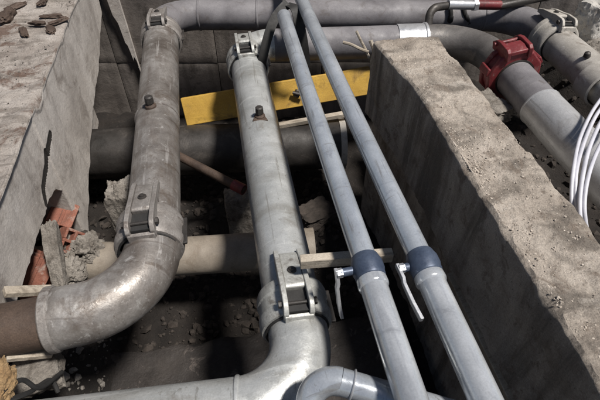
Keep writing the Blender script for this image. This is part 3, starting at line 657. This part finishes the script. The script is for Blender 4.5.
# pale plaster rib between bricks and collar
pa, pb = PX(50, 226, -0.665), PX(61, 290, -0.655)
rib = chunk('plaster_rib', 'grey upright broken rib between the bricks and the pipe collar', 'plaster', 'mortar', (pa+pb)/2, (0.045, 0.05, (pa-pb).length*1.1), 31, sub=5, amp=0.16, boxy=0.85)
rib.rotation_euler = (pa-pb).to_track_quat('Z', 'Y').to_euler()
foam = chunk('foam_lump', 'yellow brown foam lump in the lower left corner', 'foam', 'sponge', PX(-2, 386, -0.60), (0.06, 0.10, 0.07), 17, sub=5, amp=0.4, boxy=0.3)
def strip(label, u0, v0, u1, v1, xx, w, h, m='wood'):
    a = PX(u0, v0, xx-0.06); b = PX(u1, v1, xx+0.03)
    o = MB().box((a+b)/2, (w, (b-a).length, h), dressed(b-a)).build('wood_strip', m, bevel=0.002, origin=(a+b)/2)
    return tag(o, label, 'wood strip', 'wood strips at the pipe stub')
strip('wood strip lying above the rusty pipe stub', 4, 292, 52, 290, -0.62, 0.03, 0.018)
strip('wood strip below the rusty pipe stub', 6, 356, 52, 352, -0.60, 0.03, 0.016)
for k, (q, lab) in enumerate([([(2, 392), (22, 380), (40, 388), (62, 372)], 'black cable curling over the small grey block'), ([(8, 400), (30, 392), (50, 380), (58, 392)], 'black cable in the lower left corner lying lowest')]):
    o = MB().tube(smooth_curve([PX(u, v, -0.58+0.01*i) for i, (u, v) in enumerate(q)], 8), 0.006, 10).build('cable', 'rubber')
    tag(o, lab, 'cable', 'loose black cables')

a = P(450, 276, -0.20); b = P(516, 410, -0.20)
o = MB().box((a+b)/2, (0.022, (b-a).length, 0.05), dressed(b-a) @ Matrix.Rotation(0.3, 3, 'Y')).build('plank', 'wood', bevel=0.003, origin=(a+b)/2)
tag(o, 'narrow old plank lying in the shade along the foot of the tan wall', 'plank')
# splinters at the far end of the right wall
for (q, r_, lab, m) in [([(343, 42), (355, 46), (368, 52)], 0.007, 'pinkish splintered stick leaning across the wall end', 'wood'),
                        ([(357, 30), (364, 46), (369, 58)], 0.006, 'thin brown stake upright at the wall end', 'wood'),
                        ([(371, 40), (374, 54), (372, 68)], 0.009, 'short pale stake closest to the wall corner', 'wood')]:
    o = MB().tube(wob(smooth_curve([PY(u, v, 1.86-0.02*i) for i, (u, v) in enumerate(q)], 6), 0.006, 18), r_, 8).build('stake', m)
    tag(o, lab, 'stake', 'sticks at the wall end')

# ------------------------------------------------------------------ straps, cables, small-bore line
def ribbon(pts, w, th, side):
    pts = smooth_curve(pts, 10); vs = []; fs = []; side = Vector(side).normalized()
    for i, p in enumerate(pts):
        tg = (pts[min(i+1, len(pts)-1)]-pts[max(i-1, 0)]).normalized(); s_ = (side-tg*side.dot(tg)).normalized(); n = tg.cross(s_)
        for a, b in ((-1, -1), (1, -1), (1, 1), (-1, 1)): vs.append(p+s_*a*w/2+n*b*th/2)
    for i in range(len(pts)-1):
        for k in range(4): fs.append((i*4+k, i*4+(k+1) % 4, i*4+4+(k+1) % 4, i*4+4+k))
    fs += [(3, 2, 1, 0), tuple(len(vs)-4+k for k in range(4))]
    return MB().add(vs, fs)
o = ribbon([PY(288, 3, 2.2), PY(275, 18, 2.14), PY(267, 40, 2.08), PY(262, 62, 2.05), PY(258, 76, 2.10)], 0.045, 0.005, (1, 0.3, 0)).build('strap', 'rubber')
tag(o, 'black sling strap hanging down left of the cut conduit', 'strap', 'black straps')
o = ribbon([PY(286, 4, 2.22), PY(295, 8, 2.16), PY(299, 22, 2.12), PY(303, 42, 2.10), PY(306, 66, 2.12)], 0.05, 0.005, (1, 0.3, 0)).build('strap', 'rubber')
tag(o, 'black sling strap between the two conduits', 'strap', 'black straps')
ab = P(514, 17, 0.0); q = A0+adir*((ab-A0).dot(adir))
o = MB().lathe([(-0.022, PR), (-0.022, PR+0.006), (0.022, PR+0.006), (0.022, PR)], q, adir, 40).build('strap', 'rubber')
tag(o, 'black band wrapped round the far cross pipe near its right bend', 'strap', 'black straps')
for (u, lab) in [(450, 'short black hanger over the far cross pipe'), (464, 'black hook hanging over the far cross pipe beside the band')]:
    z0 = 0.20
    o = MB().tube(smooth_curve([PY(u, 6, 2.42), PY(u+1, 14, 2.40), PY(u+(5 if u > 455 else 0), 22, 2.40)], 6), [0.012]*8+[0.016]*4+[0.02 if u > 455 else 0.012], 10).build('hanger', 'rubber')
    tag(o, lab, 'hanger', 'hangers on the small line')
t = thing('small_bore_line', 'thin dark line with a chrome length above the far cross pipe', 'pipe', PY(480, 6, 2.36))
pts = fillet([PY(427, 40, 2.22), PY(430, 8, 2.30), PY(452, 5, 2.34), PY(500, 6, 2.34), PY(560, -6, 2.36)], [0.06, 0.05, 0.3], 8)
MB().tube(pts, 0.021, 18).build('line', 'black_steel', t)
MB().tube([PY(448, 4.5, 2.33), PY(473, 5, 2.33)], 0.0245, 18).build('chrome_sleeve', 'bright', t)
MB().tube([PY(477, 4.5, 2.33), PY(500, 5, 2.33)], 0.0235, 18).build('red_reflection_sleeve', 'red', t)  # red colour stands in for reflections on the chrome
MB().lathe([(-0.012, 0.02), (-0.012, 0.031), (0.012, 0.031), (0.012, 0.02)], PY(475, 5, 2.33), (1, 0, 0), 6).build('union_nut', 'bright', t)

zc = 0.05+PR
CQ = [(0.0065, [P(606, 92, zc+0.05), P(592, 112, zc+0.035), P(580, 138, zc+0.024), P(574, 165, zc+0.016), P(571.5, 192, zc-0.02), P(573, 214, zc-0.07), P(580, 240, zc-0.16)]),
      (0.0065, [P(612, 96, zc+0.05), P(597, 114, zc+0.04), P(585, 140, zc+0.026), P(577, 168, zc+0.012), P(575.5, 194, zc-0.02), P(578, 216, zc-0.07), P(585, 244, zc-0.16)]),
      (0.0070, [P(618, 98, zc+0.06), P(602, 120, zc+0.05), P(590, 146, zc+0.034), P(583.5, 172, zc+0.016), P(580, 198, zc-0.015), P(580.5, 222, zc-0.06), P(584, 250, zc-0.16)]),
      (0.0065, [P(622, 112, zc+0.05), P(608, 132, zc+0.04), P(596, 154, zc+0.026), P(588, 178, zc+0.012), P(584.5, 202, zc-0.02), P(586, 224, zc-0.07), P(592, 252, zc-0.16)])]
for i, (rr, q) in enumerate(CQ):
    o = MB().tube(smooth_curve(q, 10), rr, 12).build('cable', 'cable')
    tag(o, ['white cable leftmost of the bundle draped over the thick grey pipe', 'white cable second from the left in the draped bundle', 'white cable third from the left in the draped bundle', 'white cable rightmost of the draped bundle'][i], 'cable', 'white cables draped over the pipe')

# ------------------------------------------------------------------ loose stuff
def scatter(name, m, pts, smin, smax, kind='stuff', seed=1):
    rnd = random.Random(seed); mb = MB()
    base = bmesh.new(); bmesh.ops.create_icosphere(base, subdivisions=1, radius=1.0)
    bv = [v.co.copy() for v in base.verts]; bf = [[v.index for v in f.verts] for f in base.faces]; base.free()
    for p in pts:
        s_ = smin+(smax-smin)*rnd.random()**2.5
        rot = Matrix.Rotation(rnd.random()*6.28, 3, 'Z') @ Matrix.Rotation(rnd.random()*3, 3, 'X')
        sc = Vector((s_*rnd.uniform(.6, 1.2), s_*rnd.uniform(.6, 1.2), s_*rnd.uniform(.4, .9)))
        mb.add([Vector(p)+rot @ Vector((v.x*sc.x*rnd.uniform(.75, 1.2), v.y*sc.y*rnd.uniform(.75, 1.2), v.z*sc.z)) for v in bv], bf)
    o = mb.build(name, m, ang=25); o['kind'] = kind; return o
rnd = random.Random(4)
pts = []
for _ in range(900):
    q_ = P(452, 166, 0.24); pts.append((max(0.69, q_.x+0.02+abs(rnd.gauss(0, 0.035))), q_.y+rnd.gauss(0, 0.07), 0.246))
for _ in range(3800):
    y = rnd.uniform(0.0, 1.78); x = rnd.choice([rnd.uniform(0.69, 0.90), 0.69+abs(rnd.gauss(0, 0.03))]); pts.append((x, y, 0.244+rnd.uniform(-0.003, 0.004)))
tag(scatter('grit', 'pebble', pts, 0.0008, 0.0042, seed=2), 'loose concrete grit lying along the top of the tan wall', 'grit')
pts = []
for _ in range(900):
    y = rnd.uniform(0.4, 2.9); x = -0.70-abs(rnd.gauss(0, 0.22)); pts.append((x, y, 0.252))
tag(scatter('grit', 'mortar', pts, 0.001, 0.005, seed=3), 'loose grit on the top of the pale wall', 'grit')
pts = []
for _ in range(2600):
    x = rnd.uniform(-0.9, 0.62); y = rnd.uniform(0.9, 2.75); pts.append((x, y, floor_z(x, y)+0.004))
for _ in range(1500):
    x = rnd.uniform(0.95, 2.7); y = rnd.uniform(0.4, 2.5); pts.append((x, y, floor_z(x, y)+0.004))
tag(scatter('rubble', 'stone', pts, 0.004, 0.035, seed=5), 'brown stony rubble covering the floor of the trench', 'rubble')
pts = []
for _ in range(900):
    x = rnd.uniform(-0.95, -0.62); y = rnd.uniform(0.8, 1.6); pts.append((x, y, floor_z(x, y)+0.003))
tag(scatter('mortar_crumbs', 'mortar', pts, 0.003, 0.020, seed=8), 'grey mortar crumbs heaped under the pale wall', 'crumbs')
# rusty remnant set in the top of the pale wall
o = chunk('rusted_iron', 'dark rusted iron stub sunk in the top of the pale wall', 'iron stub', 'rust_pipe', P(8, 17, 0.258), (0.05, 0.11, 0.05), 21, sub=4, amp=0.3, boxy=0.6)
# dark rusty scraps and twigs littering the far end of the pale wall's top
for i in range(9):
    q = P(rnd.uniform(2, 62), rnd.uniform(1, 34), 0.262)
    chunk('rust_scrap', 'dark rusty scrap lying on the far end of the pale wall top', 'scrap', 'rust_pipe', q, (rnd.uniform(0.03, 0.10), rnd.uniform(0.02, 0.04), 0.018), 60+i*1.7, 'rusty scraps on the pale wall', rot=rnd.uniform(0, 3), sub=3, amp=0.5, boxy=0.3)
